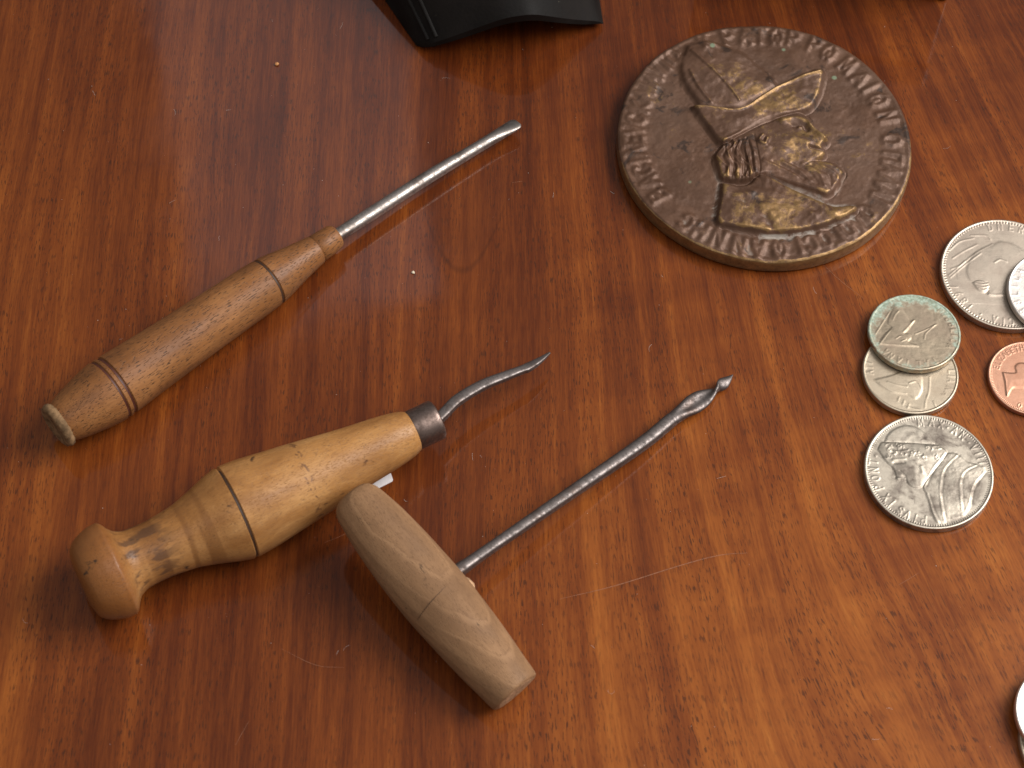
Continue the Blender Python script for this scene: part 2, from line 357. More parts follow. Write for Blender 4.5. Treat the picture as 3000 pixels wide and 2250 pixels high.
# ------------------------------------------------------------------ screwdriver
e = empty('screwdriver', (-.1182, -.0114, 0)); bpy.context.view_layer.update()
put(e, 'slim wooden-handled screwdriver with turned grooves and worn steel shaft', 'screwdriver')
inv = e.matrix_basis.inverted()
A = Vector((-.1306, -.0241, .0106)); B = Vector((-.0557, .0472, .0070)); mw = inv @ frame(A, B-A)
def cut(prof, grooves):
    out = []
    xs = sorted(set([p[0] for p in prof] + [g+d for g, w, dp in grooves for d in (-w, -w*.7, -w*.3, 0, w*.3, w*.7, w)]))
    px = [p[0] for p in prof]; pr = [p[1] for p in prof]
    for s in xs:
        r = float(np.interp(s, px, pr))
        for g, w, dp in grooves:
            if abs(s-g) < w: r -= dp*math.cos((s-g)/w*math.pi/2)
        out.append((s, r))
    return out
prof = smooth_profile([(0, .0060), (.002, .0068), (.008, .0084), (.0177, .00985), (.0199, .0098), (.033, .0092), (.047, .0087), (.062, .0083), (.0766, .00785), (.0785, .00765), (.084, .0066), (.090, .0055), (.0952, .0047)], 90)
lathe('handle', cut(prof, [(.0177, .0006, .0005), (.0199, .0007, .0006), (.0766, .0006, .0005)]), M['beech'], e, mw, 80, .006, 3)
def ring(name, s, r, w, mat, parent, mw, seg=80):
    return lathe(name, [(s-w, r-.0006), (s-w*.8, r-.00005), (s, r-.00012), (s+w*.8, r-.00005), (s+w, r-.0006)], mat, parent, mw, seg, .006, 3)
ring('groove_line', .0177, .00965, .00036, M['groove_red'], e, mw); ring('groove_line', .0199, .00953, .00042, M['groove_red'], e, mw); ring('groove_line', .0766, .00768, .00034, M['groove'], e, mw)
lathe('collar', [(.0950, .0040), (.0956, .0041), (.0962, .00455), (.0990, .0044), (.1026, .0041), (.1034, .0037)], M['beech'], e, mw, 64, .006, 5)
rg = np.random.RandomState(4)
cap = lathe('frayed_end', [(-.0016, .0040), (-.0021, .0056), (-.0017, .0066), (-.0006, .0070), (.0004, .0067), (.0010, .0058)], M['frayed'], e, mw, 72, .016, 9)
for v in cap.data.vertices: v.co += Vector(rg.normal(0, .00009, 3))
sh = sweep('shaft', [(-.0580, .0450, .0071, .0019, .0019, 0), (-.0546, .0482, .0068, .0021, .0019, 0), (-.045, .0569, .0062, .00215, .0020, 0), (-.0295, .0708, .0055, .0021, .0020, 0), (-.0124, .0852, .0048, .00185, .0018, 0), (-.0070, .0898, .0046, .0021, .0015, 8), (-.0035, .0928, .0045, .0026, .0010, 14), (-.0016, .0944, .0045, .0026, .0007, 14), (-.0008, .0951, .0045, .0018, .0005, 14)], M['steel'], e, 8, 32, 0, 2.2, .0)

# ------------------------------------------------------------------ curved awl
e = empty('curved_awl', (-.109, -.0716, 0)); inv = e.matrix_basis.inverted()
put(e, 'pear-shaped honey wood awl with knob end, iron ferrule and curved point', 'awl')
A = Vector((-.109, -.0716, .0139)); B = Vector((-.0214, -.0205, .0139)); mw = inv @ frame(A, B-A)
prof = smooth_profile([(-.0088, .0080), (-.0084, .0096), (-.0068, .0115), (-.0036, .0131), (-.0006, .0138), (.0012, .0138), (.0022, .0130), (.0032, .0114), (.0046, .0098), (.0075, .0087), (.0125, .0085), (.0206, .0092), (.0285, .0113), (.0345, .0132), (.0377, .01385), (.0405, .01375), (.053, .0123), (.074, .0093), (.0915, .0068), (.0934, .0060)], 110)
prof = [(-.0091, .0066)]+prof
lathe('handle', cut(prof, [(.0377, .0006, .0005)]), M['box'], e, mw, 96, .006, 6)
ring('groove_line', .0377, .01368, .00036, M['groove'], e, mw, 96)
lathe('ferrule', [(.0932, .0050), (.0934, .0058), (.0939, .0060), (.097, .0060), (.1000, .00605), (.1012, .0060), (.1016, .0056), (.1016, .0030), (.1010, .0020)], M['ferrule'], e, mw, 72, .008, 2)
lathe('shaft_collar', [(.1008, .0012), (.1010, .0022), (.1020, .0019), (.1024, .0010)], M['dark_steel'], e, mw, 24, .03, 2)
sweep('curved_point', [(-.0216, -.0210, .0139, .0016, .0014, 0), (-.0192, -.0182, .0139, .0016, .0014, 0), (-.0156, -.0138, .0139, .00165, .0013, 0), (-.0088, -.0080, .0127, .0016, .0012, 0), (-.0019, -.0036, .0112, .0014, .0011, 0), (.0028, -.0006, .0100, .00125, .0010, 3), (.0044, .0004, .0096, .0014, .0010, 5), (.0079, .0035, .0087, .0010, .0007, 8), (.0110, .0068, .0080, .0003, .0003, 8)], M['dark_steel'], e, 8, 28, 0, 3.8, .006, 5)

# ------------------------------------------------------------------ price tag under the awl
def tag_mesh():
    c = [Vector((-.0352, -.0296)), Vector((-.0337, -.0338)), Vector((-.0440, -.0402)), Vector((-.0455, -.0350))]
    V = []; n = len(c)
    for i in range(n):
        p, q, r = c[i-1], c[i], c[(i+1) % n]; a = (p-q).normalized(); b = (r-q).normalized(); k = .0007
        for t in np.linspace(0, 1, 6): V.append(q+a*k*(1-t)**2+b*k*t**2)
    m = len(V); vv = [(p.x, p.y, .0003) for p in V]+[(p.x, p.y, .00005) for p in V]
    return vv, [tuple(range(m))[::-1], tuple(range(m, 2*m))]+[(i, (i+1) % m, m+(i+1) % m, m+i) for i in range(m)]
vv, ff = tag_mesh(); put(meshobj('price_tag', vv, ff, M['paper'], None, False), 'white rounded card tag peeking out from under the awl handle', 'tag')

# ------------------------------------------------------------------ gimlet
e = empty('gimlet', (.0037, -.1015, 0)); inv = e.matrix_basis.inverted()
put(e, 'T-shaped gimlet with pale wooden cross handle leaning on the awl', 'gimlet')
A = Vector((-.0434, -.0502, .0207)); B = Vector((.0037, -.1015, .0080)); mw = inv @ frame(A, B-A); L = (B-A).length
prof = smooth_profile([(-.0008, .0050), (0, .0060), (.0016, .0070), (.006, .0079), (.0125, .0088), (.024, .0096), (.0355, .0099), (.047, .0095), (.0575, .0088), (.0655, .0080), (L-.0010, .0076), (L-.0003, .0074), (L, .0069)], 70)
lathe('cross_handle', prof, M['pale'], e, mw, 80, .010, 8)
lathe('end_grain', [(L-.001, .0062), (L+.00003, .0065), (L+.00014, .0060), (L+.00006, .0030)], M['endgrain'], e, mw, 48, .05, 3)
mg = frame(A, B-A)
arc = [mg @ Vector((.0372+.0012*(t-1.2), .00990*math.cos(t), .00990*math.sin(t))) for t in np.linspace(1.25, 2.75, 9)]
sweep('score_line', [(p.x, p.y, p.z, .00004+.00004*math.sin(k/8*math.pi), .00006, 0) for k, p in enumerate(arc)], M['groove'], e, 3, 8)
sweep('shaft', [(-.0190, -.0738, .0146, .0020, .0020, 0), (-.0129, -.0681, .0140, .0019, .0018, 0), (-.0100, -.0655, .0135, .0017, .0017, 0), (-.005, -.0609, .0127, .0016, .0016, 0), (.002, -.0546, .0115, .00165, .0016, 0), (.020, -.0384, .0084, .0018, .0018, 0), (.0382, -.0219, .0050, .0020, .0020, 0), (.0475, -.0125, .0040, .00205, .0019, 0)], M['dark_steel'], e, 8, 28, 0, 3.0, .0, 3)
sweep('screw_tip', [(.0475, -.0125, .0040, .00205, .0019, 0), (.0508, -.0094, .0036, .0024, .0016, -4), (.0540, -.0067, .0033, .0031, .0013, -6), (.0570, -.0042, .0030, .0029, .0011, 0), (.0596, -.0021, .0028, .0019, .0010, 25), (.0610, -.0009, .0027, .0013, .0009, 75), (.0620, .0001, .0026, .0017, .0008, 130), (.0634, .0015, .0025, .0018, .0007, 165), (.0648, .0030, .0023, .0011, .0005, 180), (.0657, .0041, .0021, .0005, .0003, 190), (.0663, .0048, .0020, .0001, .0001, 195)], M['dark_steel'], e, 8, 32, .38, 2.0, .0, 7)
lathe('splinter', [(0, .0004), (.001, .0009), (.003, .0011), (.0044, .0004)], M['endgrain'], e, inv @ frame((-.0116, -.0700, .0131), (.5, -.55, -.1)), 12, .2, 2)

# ------------------------------------------------------------------ relief discs (medal and coins)
STK = {
 'I': [[(.5, 0), (.5, 1)]], 'w': [[(.35, 1), (.1, .75), (.08, .3), (.25, .02), (.42, .12), (.5, .5), (.58, .12), (.75, .02), (.92, .3), (.9, .75), (.65, 1)]],
 'A': [[(.08, 0), (.5, 1), (.92, 0)], [(.24, .36), (.76, .36)]], 'N': [[(.12, 0), (.12, 1), (.88, 0), (.88, 1)]], 'H': [[(.12, 0), (.12, 1)], [(.88, 0), (.88, 1)], [(.12, .5), (.88, .5)]],
 'C': [[(.88, .82), (.7, .97), (.42, .98), (.16, .75), (.1, .45), (.2, .15), (.45, 0), (.72, .03), (.9, .2)]],
 'B': [[(.15, 0), (.15, 1), (.6, 1), (.8, .85), (.78, .65), (.55, .52), (.15, .52)], [(.55, .52), (.85, .4), (.88, .18), (.65, 0), (.15, 0)]],
 'Λ': [[(.08, 0), (.5, 1), (.92, 0)]], 'E': [[(.85, 1), (.15, 1), (.15, 0), (.85, 0)], [(.15, .5), (.7, .5)]], 'V': [[(.08, 1), (.5, 0), (.92, 1)]],
 'K': [[(.15, 0), (.15, 1)], [(.85, 1), (.15, .45), (.88, 0)]], 'T': [[(.08, 1), (.92, 1)], [(.5, 1), (.5, 0)]],
 'O': [[(.5, 1), (.2, .88), (.06, .5), (.2, .12), (.5, 0), (.8, .12), (.94, .5), (.8, .88), (.5, 1)]],
 'P': [[(.15, 0), (.15, 1), (.6, 1), (.85, .86), (.85, .62), (.6, .47), (.15, .47)]], 'R': [[(.15, 0), (.15, 1), (.6, 1), (.85, .86), (.85, .62), (.6, .5), (.15, .5)], [(.5, .5), (.9, 0)]],
 'M': [[(.05, 0), (.15, 1), (.5, .2), (.85, 1), (.95, 0)]], 'Π': [[(.12, 0), (.12, 1), (.88, 1), (.88, 0)]], 'Γ': [[(.2, 0), (.2, 1), (.85, 1)]],
 'S': [[(.85, .85), (.6, 1), (.3, .95), (.18, .75), (.35, .56), (.68, .44), (.84, .24), (.68, .04), (.38, 0), (.14, .16)]],
 'X': [[(.1, 0), (.9, 1)], [(.1, 1), (.9, 0)]], '.': [[(.45, .4), (.55, .5)]], 'L': [[(.18, 1), (.18, 0), (.85, 0)]], 'Z': [[(.12, 1), (.88, 1), (.12, 0), (.88, 0)]],
 'D': [[(.15, 0), (.15, 1), (.55, 1), (.85, .75), (.9, .45), (.8, .15), (.55, 0), (.15, 0)]],
 '1': [[(.3, .8), (.5, 1), (.5, 0)]], '7': [[(.12, 1), (.88, 1), (.4, 0)]], '9': [[(.82, .65), (.6, .45), (.3, .48), (.18, .72), (.35, .97), (.65, .98), (.84, .75), (.8, .4), (.6, .1), (.3, 0)]],
 '8': [[(.5, .53), (.22, .65), (.22, .88), (.5, 1), (.78, .88), (.78, .65), (.5, .53), (.14, .38), (.14, .14), (.5, 0), (.86, .14), (.86, .38), (.5, .53)]],
}
class Relief:
    def __init__(s, r, n, seed):
        s.r = r; s.n = n; ax = np.linspace(-1.03, 1.03, n); s.X, s.Y = np.meshgrid(ax, ax); s.H = np.zeros((n, n)); s.port = np.zeros((n, n), bool); s.let = np.zeros((n, n), int); s.ax = ax
        s.rng = np.random.RandomState(seed); s.nlet = 0; s.k = 1.0 if r > .04 else .36
    def lattice(s, k):
        a = s.rng.normal(0, 1, (k, k)); xi = np.linspace(0, k-1, s.n)
        # cubic-ish smooth upsampling
        t = xi-np.floor(xi); t = t*t*(3-2*t); i0 = np.minimum(np.floor(xi).astype(int), k-2)
        b = a[i0]*(1-t)[:, None]+a[i0+1]*t[:, None]; return b[:, i0]*(1-t)+b[:, i0+1]*t
    def noise(s, k, amp): s.H += s.lattice(k)*amp/s.r
    def segd(s, P, box=.12):
        P = np.array(P, float); lo = P.min(0)-box; hi = P.max(0)+box
        i0, i1 = np.searchsorted(s.ax, [lo[1], hi[1]]); j0, j1 = np.searchsorted(s.ax, [lo[0], hi[0]])
        sl = (slice(i0, i1), slice(j0, j1)); X, Y = s.X[sl], s.Y[sl]; D = np.full(X.shape, 9.0)
        for a, b in zip(P[:-1], P[1:]):
            d = b-a; t = np.clip(((X-a[0])*d[0]+(Y-a[1])*d[1])/max(d@d, 1e-12), 0, 1); D = np.minimum(D, np.hypot(X-a[0]-t*d[0], Y-a[1]-t*d[1]))
        return sl, D
    def line(s, P, w, h, smooth=True):
        if smooth and len(P) > 2: P = catmull(P, 8)
        sl, D = s.segd(P, w*3); s.H[sl] += (h if s.r > .04 else h*.6)/s.r*np.exp(-(D/w)**2*1.4)
    def poly(s, P, h, soft, dome=0.0, port=True, mode='max', base=0.0):
        P = catmull(list(P)+[P[0]], 5); sl, D = s.segd(P, .15); X, Y = s.X[sl], s.Y[sl]; ins = np.zeros(X.shape, bool)
        for a, b in zip(P[:-1], P[1:]):
            if a[1] == b[1]: continue
            c = ((a[1] > Y) != (b[1] > Y)) & (X < (b[0]-a[0])*(Y-a[1])/(b[1]-a[1])+a[0]); ins ^= c
        sd = np.where(ins, D, -D); t = np.clip((sd+soft*.5)/soft, 0, 1); k = t*t*(3-2*t)*h
        if dome: k = k+dome*np.sqrt(np.clip(np.maximum(sd, 0)/.28, 0, 1))
        k = k/s.r
        if mode == 'max': s.H[sl] = np.maximum(s.H[sl], k+base/s.r*(t > 0))
        else: s.H[sl] += k
        if port: s.port[sl] |= sd > -soft*.5
        return sl, sd
    def letters(s, L, size, w, h, aspect=.62, mark=True):
        for ch, x, y in L:
            rad = math.hypot(x, y); o = np.array((x, y))/rad; tx = np.array((o[1], -o[0])); s.nlet += 1
            for st in STK[ch]:
                P = [np.array((x, y))+tx*(p[0]-.5)*size*aspect+o*(p[1]-.5)*size for p in st]
                sl, D = s.segd(P, w*3); k = h/s.r*np.exp(-(D/w)**2*1.2)
                s.H[sl] = np.maximum(s.H[sl], k) if False else s.H[sl]+k*np.clip(1-(s.H[sl]-s.H0[sl])*s.r/h, 0, 1)
                if mark: q = s.let[sl]; q[D < w*1.5] = s.nlet; s.let[sl] = q
    def blur(s, k):
        def box(a, k):
            c = np.cumsum(np.pad(a, ((k+1, k), (0, 0)), 'edge'), 0); return (c[2*k+1:]-c[:-2*k-1])/(2*k+1)
        b = s.H
        for _ in range(2): b = box(b, k); b = box(b.T, k).T
        return b
    def sample(s, A, x, y):
        n = s.n; fx = np.clip((x+1.03)/2.06*(n-1), 0, n-1.001); fy = np.clip((y+1.03)/2.06*(n-1), 0, n-1.001)
        i = fy.astype(int); j = fx.astype(int); u = fx-j; v = fy-i
        return A[i, j]*(1-u)*(1-v)+A[i, j+1]*u*(1-v)+A[i+1, j]*(1-u)*v+A[i+1, j+1]*u*v
    def build(s, name, thick, mat, loc, rings, segs, edge=.0004, tilt=None, wob=0.0, reed=0, per_letter=False, rim=None, border=None, body='disc', facename='portrait'):
        r = s.r; th = np.arange(segs)*2*np.pi/segs; ph = s.rng.rand(6)*6.28
        wobf = 1+wob*(np.sin(2*th+ph[0])+.7*np.sin(3*th+ph[1])+.5*np.sin(5*th+ph[2])+.25*np.sin(11*th+ph[3])+.2*np.sin(17*th+ph[4]))
        Hb = s.blur(max(3, s.n//70)); rr = 1-(1-np.linspace(0.004, 1, rings))**1.15*1.0; rr = np.sort(rr)
        x = rr[:, None]*np.cos(th); y = rr[:, None]*np.sin(th)
        h = s.sample(s.H, x, y)*s.k; cav = h-s.sample(Hb, x, y)*s.k
        if rim:                                   # raised rim: (inner radius, height)
            t = np.clip((rr-rim[0]+.012)/.024, 0, 1); h += ((t*t*(3-2*t))*rim[1]/r)[:, None]
            cav += (t*rim[1]/r*.6)[:, None]
        if border:                                # beads or dentils: (radius, count, width, height)
            R0, cnt, bw, bh = border; h += np.exp(-((rr-R0)/bw)**2)[:, None]*(bh/r)*np.clip(np.cos(th*cnt)*1.3, -.2, 1)[None, :]
        fall = np.clip((rr-(1-edge/r*1.2))/(edge/r*1.2), 0, 1)**2
        z = thick+h*r-(fall*edge*.55)[:, None]
        P = np.stack([x*r*wobf, y*r*wobf, z], -1).reshape(-1, 3); hh = (h*r).ravel(); cc = (cav*r).ravel()
        sides = [(1.004, thick-edge*1.1), (1.006, thick-edge*2), (1.006, thick*.35), (1.003, edge), (.99, 0.0)]; extra = []
        for q, zz in sides:
            m = 1.0
            if reed and 0 < zz < thick-edge: m = 1-.0035*(np.arange(segs) % reed < reed//2)
            extra.append(np.stack([r*q*wobf*m*np.cos(th), r*q*wobf*m*np.sin(th), np.full(segs, zz)], -1))
        P = np.concatenate([P]+extra+[[(0, 0, P[:segs, 2].mean())], [(0, 0, 0)]]); hh = np.r_[hh, np.zeros(segs*len(sides)+2)]; cc = np.r_[cc, np.zeros(segs*len(sides)+2)]
        nr = rings+len(sides); i = np.arange(nr-1)[:, None]*segs; j = np.arange(segs)[None, :]; k = (j+1) % segs
        Q = np.stack([i+j, i+segs+j, i+segs+k, i+k], -1).reshape(-1, 4)
        c0 = len(P)-2; T = np.concatenate([np.stack([np.full(segs, c0), np.arange(segs), (np.arange(segs)+1) % segs], -1), np.stack([np.full(segs, c0+1), (nr-1)*segs+(np.arange(segs)+1) % segs, (nr-1)*segs+np.arange(segs)], -1)])
        fn = np.cross(P[Q[:, 2]]-P[Q[:, 0]], P[Q[:, 3]]-P[Q[:, 1]]); N = np.zeros_like(P)
        for c in range(4): np.add.at(N, Q[:, c], fn)
        tn = np.cross(P[T[:, 1]]-P[T[:, 0]], P[T[:, 2]]-P[T[:, 0]])
        for c in range(3): np.add.at(N, T[:, c], tn)
        N /= np.maximum(np.linalg.norm(N, axis=1, keepdims=True), 1e-20)
        # which part each face belongs to
        fc = P[Q].mean(1); gx = np.clip(((fc[:, 0]/r+1.03)/2.06*(s.n-1)).round().astype(int), 0, s.n-1); gy = np.clip(((fc[:, 1]/r+1.03)/2.06*(s.n-1)).round().astype(int), 0, s.n-1)
        face_n = (rings-1)*segs; isface = np.arange(len(Q)) < face_n
        lab = np.where(isface & s.port[gy, gx], 1, 0); li = s.let[gy, gx]; lm = isface & (li > 0) & (lab == 0)
        lab[lm] = (1+li[lm]) if per_letter else 2
        root = empty(name, loc)
        if tilt: root.rotation_euler = tilt
        for l in np.unique(lab):
            q = Q[lab == l]; t = T if l == 0 else np.zeros((0, 3), int)
            used = np.unique(np.r_[q.ravel(), t.ravel()]); mp = np.full(len(P), -1); mp[used] = np.arange(len(used))
            nm = body if l == 0 else facename if l == 1 else 'letter' if per_letter else 'lettering'
            me = bpy.data.meshes.new(nm); me.from_pydata(P[used].tolist(), [], mp[q].tolist()+mp[t].tolist()); me.update()
            me.polygons.foreach_set('use_smooth', [True]*len(me.polygons))
            for an, av in (('h', hh), ('cav', cc)):
                at = me.attributes.new(an, 'FLOAT', 'POINT'); at.data.foreach_set('value', av[used].astype(np.float32))
            me.normals_split_custom_set_from_vertices(N[used].tolist()); me.materials.append(mat)
            o = bpy.data.objects.new(nm, me); COL.objects.link(o); o.parent = root
        return root
def relief(r, n, seed):
    q = Relief(r, n, seed); q.H0 = q.H.copy(); return q

# --- bronze medal: a generic bearded man in a brimmed hat
q = relief(.0470, 640, 11)
q.noise(7, .00018); q.noise(16, .00010); q.noise(45, .00005); q.noise(110, .000025)
rr = np.hypot(q.X, q.Y); q.H += .0003/q.r*np.clip((rr-.955)/.03, 0, 1)
q.H0 = q.H.copy(); H0 = q.H.copy(); q.H = np.zeros_like(H0)
q.poly([(-.510, .782), (-.562, .619), (-.541, .455), (-.47, .315), (-.415, .254), (-.202, .241), (-.087, .302), (.052, .407), (.093, .466), (-.02, .625), (-.176, .752), (-.357, .812)], .0012, .055, .0012)
q.poly([(-.488, .244), (-.348, .249), (-.18, .228), (-.007, .362), (.168, .483), (.329, .567), (.425, .577), (.388, .377), (.327, .262), (.247, .223), (.042, .152), (-.129, .034), (-.288, -.077), (-.407, .092)], .0018, .05, .0010)
q.poly([(-.288, -.083), (-.13, .027), (.099, .161), (.247, .216), (.311, .163), (.32, .107), (.416, .013), (.423, -.028), (.384, -.071), (.403, -.125), (.379, -.167), (.317, -.204), (.191, -.297), (-.052, -.334), (-.142, -.378), (-.295, -.37), (-.326, -.29), (-.341, -.182)], .0019, .045, .0012)
sl, sd = q.poly([(-.07, -.212), (.14, -.197), (.362, -.182), (.513, -.251), (.498, -.326), (.449, -.422), (.392, -.465), (.295, -.428), (.079, -.356), (-.052, -.307)], .0017, .05, .0010)
q.poly([(-.307, -.398), (-.143, -.418), (-.03, -.333), (.185, -.446), (.42, -.557), (.573, -.551), (.57, -.605), (.435, -.689), (.28, -.748), (.062, -.785), (-.1, -.773), (-.261, -.745), (-.342, -.706), (-.319, -.519)], .0021, .045, .0010)
for k in range(22):                                           # locks of hair at the nape
    t = k/21; w = q.rng.normal(0, .020, 4); q.line([(-.30+.21*t+w[0], -.10+.09*t+.5*w[1]), (-.31+.235*t+w[1], -.19+.06*t), (-.285+.225*t+w[2], -.28+.02*t), (-.275+.22*t+w[3], -.36+.5*w[0])], .009+.004*(k % 3), .0004 if k % 2 == 0 else -.0003)
for k in range(7): q.line([(-.02+.065*k, -.225-.002*k), (.09+.065*k, -.275-.008*k), (.20+.045*k, -.335-.016*k)], .015, -.0003 if k % 2 else .0003)
q.line([(.12, .125), (.22, .145), (.30, .115)], .030, .0011)           # brow
q.line([(.19, .085), (.25, .08), (.285, .055)], .022, -.0009); q.line([(.235, .075), (.25, .073)], .018, .0010, False)
q.line([(.31, .09), (.36, .03), (.40, -.01)], .026, .0010)             # nose
q.line([(.30, -.09), (.385, -.105)], .014, -.0010, False); q.line([(.20, -.03), (.27, -.06)], .05, .0008, False)
q.line([(-.02, -.01), (-.045, -.06), (-.01, -.09), (.01, -.04)], .016, .0008)
q.line([(-.47, .235), (-.18, .215), (.0, .345), (.17, .47), (.40, .565)], .016, .0007); q.line([(-.28, -.06), (-.1, .055), (.1, .175), (.27, .235)], .018, .0005)
q.line([(-.485, .72), (-.341, .55), (-.231, .41), (-.166, .30)], .012, .0005); q.line([(-.5, .55), (-.44, .40), (-.36, .28)], .014, .0005)
for f, hh in (([(-.047, -.345), (.108, -.446), (.279, -.546), (.437, -.643)], .0006), ([(-.299, -.518), (-.148, -.566), (-.042, -.654), (.02, -.757)], -.0005), ([(-.2, -.50), (.052, -.49), (.17, -.547), (.30, -.66)], .0004)): q.line(f, .034, hh)
q.H += q.lattice(70)*.00006/q.r*q.port; q.H += q.lattice(26)*.00014/q.r*q.port
q.H += H0; q.H0 = np.maximum(H0, q.H-0*q.H) if False else q.H.copy()
LEG = [('I', .199, -.862), ('w', .069, -.899), ('A', -.072, -.904), ('N', -.2, -.883), ('N', -.334, -.83), ('H', -.452, -.775), ('C', -.543, -.716), ('B', -.73, -.501), ('A', -.79, -.389), ('C', -.828, -.296), ('I', -.857, -.222), ('Λ', -.879, -.148), ('E', -.893, -.056), ('V', -.893, .041), ('C', -.878, .133), ('K', -.851, .244), ('A', -.821, .344), ('I', -.798, .416), ('A', -.767, .489), ('V', -.733, .566), ('T', -.681, .625), ('O', -.617, .686), ('K', -.386, .822), ('P', -.23, .88), ('A', -.103, .893), ('T', .001, .904), ('w', .116, .897), ('P', .231, .881), ('P', .378, .828), ('w', .477, .765), ('M', .597, .659), ('A', .687, .547), ('I', .75, .471), ('w', .8, .366), ('N', .853, .226), ('O', .872, .024), ('Π', .863, -.128), ('A', .845, -.231), ('Λ', .817, -.327), ('A', .784, -.416), ('I', .75, -.485), ('O', .658, -.588), ('Λ', .588, -.67), ('O', .52, -.725), ('Γ', .446, -.783), ('O', .369, -.812), ('C', .281, -.846)]
q.letters(LEG, .120, .024, .00062, .72)
o = q.build('bronze_medal', .0060, M['medal'], (.0783, .0904, 0), 250, 720, .0010, None, .0022, 0, True)
put(o, 'large brown bronze medal with raised bearded portrait in a hat', 'medal')

# --- papal silver coin
q = relief(.01889, 340, 21); q.noise(9, .00004); q.H0 = q.H.copy()
q.poly([(-.659, .484), (-.596, .617), (-.48, .729), (-.313, .794), (-.152, .772), (-.023, .684), (.076, .564), (.096, .472), (-.308, .488)], .00030, .05, .0004)
q.poly([(-.769, .349), (-.737, .427), (-.659, .484), (-.308, .488), (.096, .472), (.24, .416), (.3, .326), (.207, .17), (.059, -.017), (-.06, -.172), (-.135, -.28), (-.23, -.306), (-.32, -.257), (-.38, -.169), (-.501, -.173), (-.522, -.083), (-.548, .022), (-.629, .11), (-.702, .229)], .00036, .04, .0010)
q.poly([(.3, .326), (.461, .317), (.611, .185), (.781, .13), (.872, .019), (.714, -.175), (.613, -.418), (.571, -.599), (.451, -.766), (.192, -.863), (.058, -.883), (.001, -.767), (-.035, -.546), (-.065, -.412), (-.107, -.264), (.059, -.017)], .00032, .05, .00045)
for k in range(34):
    x0 = q.rng.uniform(-.70, .20); y0 = q.rng.uniform(.22, .46); a0 = q.rng.uniform(0, 6.28); rc = q.rng.uniform(.03, .06)
    q.line([(x0+rc*math.cos(a0+t), y0+rc*.8*math.sin(a0+t)) for t in (0, .9, 1.8, 2.7, 3.4)], .014, .00030)
for f in ([(.46, .301), (.238, .05), (.157, -.21), (.137, -.465), (.165, -.864)], [(.741, .128), (.557, .016), (.469, -.153), (.451, -.454), (.452, -.677)], [(.273, .325), (.063, .044), (-.094, -.264)], [(-.065, -.412), (.006, -.707), (.072, -.882)], [(.851, .011), (.669, -.237), (.578, -.524)]): q.line(f, .020, .00022); q.line([(a+.04, b) for a, b in f], .02, -.00018)
q.line([(-.308, .488), (.096, .472)], .02, -.0002, False); q.line([(-.66, .484), (-.308, .488)], .02, -.0002, False)
q.line([(-.53, .12), (-.38, .13)], .03, -.0006, False); q.line([(-.54, .17), (-.36, .19)], .025, .0004, False); q.line([(-.52, -.12), (-.40, -.13)], .02, -.0005, False); q.line([(-.12, .06), (-.10, -.03)], .035, .0006, False); q.line([(-.45, -.02), (-.38, -.10), (-.36, -.20)], .02, -.0004)
q.H += q.lattice(75)*.00002/q.r*(q.X > .1)*q.port; q.H += q.lattice(30)*.00004/q.r*q.port
q.H0 = q.H.copy()
q.letters([('P', -.146, -.845), ('I', -.267, -.823), ('V', -.389, -.766), ('S', -.49, -.698), ('I', -.615, -.581), ('X', -.692, -.479), ('P', -.797, -.311), ('O', -.841, -.155), ('N', -.854, -.012), ('T', -.856, .132), ('.', -.816, .241), ('M', -.071, .86), ('A', .107, .865), ('X', .253, .833), ('.', .351, .79), ('A', .461, .734), ('N', .576, .643), ('.', .668, .531), ('V', .741, .442), ('I', .8, .344), ('I', .833, .261), ('I', .853, .178), ('.', .863, .099)], .125, .015, .00026, .68)
o = q.build('silver_coin', .0024, SIL['pius'], (.1228, -.0262, 0), 120, 624, .0003, None, 0, 0, True, (.962, .00022), (.945, 156, .016, .00020))
put(o, 'toned silver coin with capped cleric portrait, lowest of the three in a column', 'coin', 'coins on the table')

# --- two nickel coins, one lying on the other
q = relief(.01445, 240, 31); q.noise(9, .00003); q.H0 = q.H.copy()
q.poly([(-.78, -.217), (-.377, -.083), (-.168, .036), (.001, .069), (.205, -.02), (.226, -.26), (.178, -.459), (.062, -.64), (-.069, -.566), (-.169, -.531), (-.405, -.5), (-.62, -.389)], .0003, .06, .0003)
for f in ([(.393, -.095), (.35, -.433), (.263, -.692), (.234, -.85)], [(-.313, -.654), (-.088, -.842), (.143, -.90)], [(-.665, -.292), (-.421, -.481), (-.134, -.53)], [(-.048, -.27), (.109, -.224), (.199, -.399), (.118, -.579)], [(-.277, -.613), (-.317, -.713)], [(-.18, -.688), (-.22, -.788)], [(-.083, -.763), (-.124, -.862)], [(-.5, -.26), (-.3, -.33), (-.1, -.36)]): q.line(f, .02, .00026)
q.H0 = q.H.copy(); q.letters([('I', -.863, .198), ('T', -.858, .089), ('A', -.862, -.041), ('L', .865, .053), ('I', .846, -.059), ('A', .827, -.169), ('N', .774, -.379), ('A', .702, -.519), ('V', .46, -.743)], .14, .016, .0002, .68)
o = q.build('nickel_coin', .0021, SIL['under'], (.1198, .0073, .0003), 80, 320, .0004, (R(-.6), R(.4), 0), 0, 0, True, (.955, .00022))
put(o, 'yellowish grey coin tucked half under the green-stained coin', 'coin', 'coins on the table')
q = relief(.01395, 240, 32); q.noise(9, .00004); q.noise(40, .00002); q.H0 = q.H.copy()
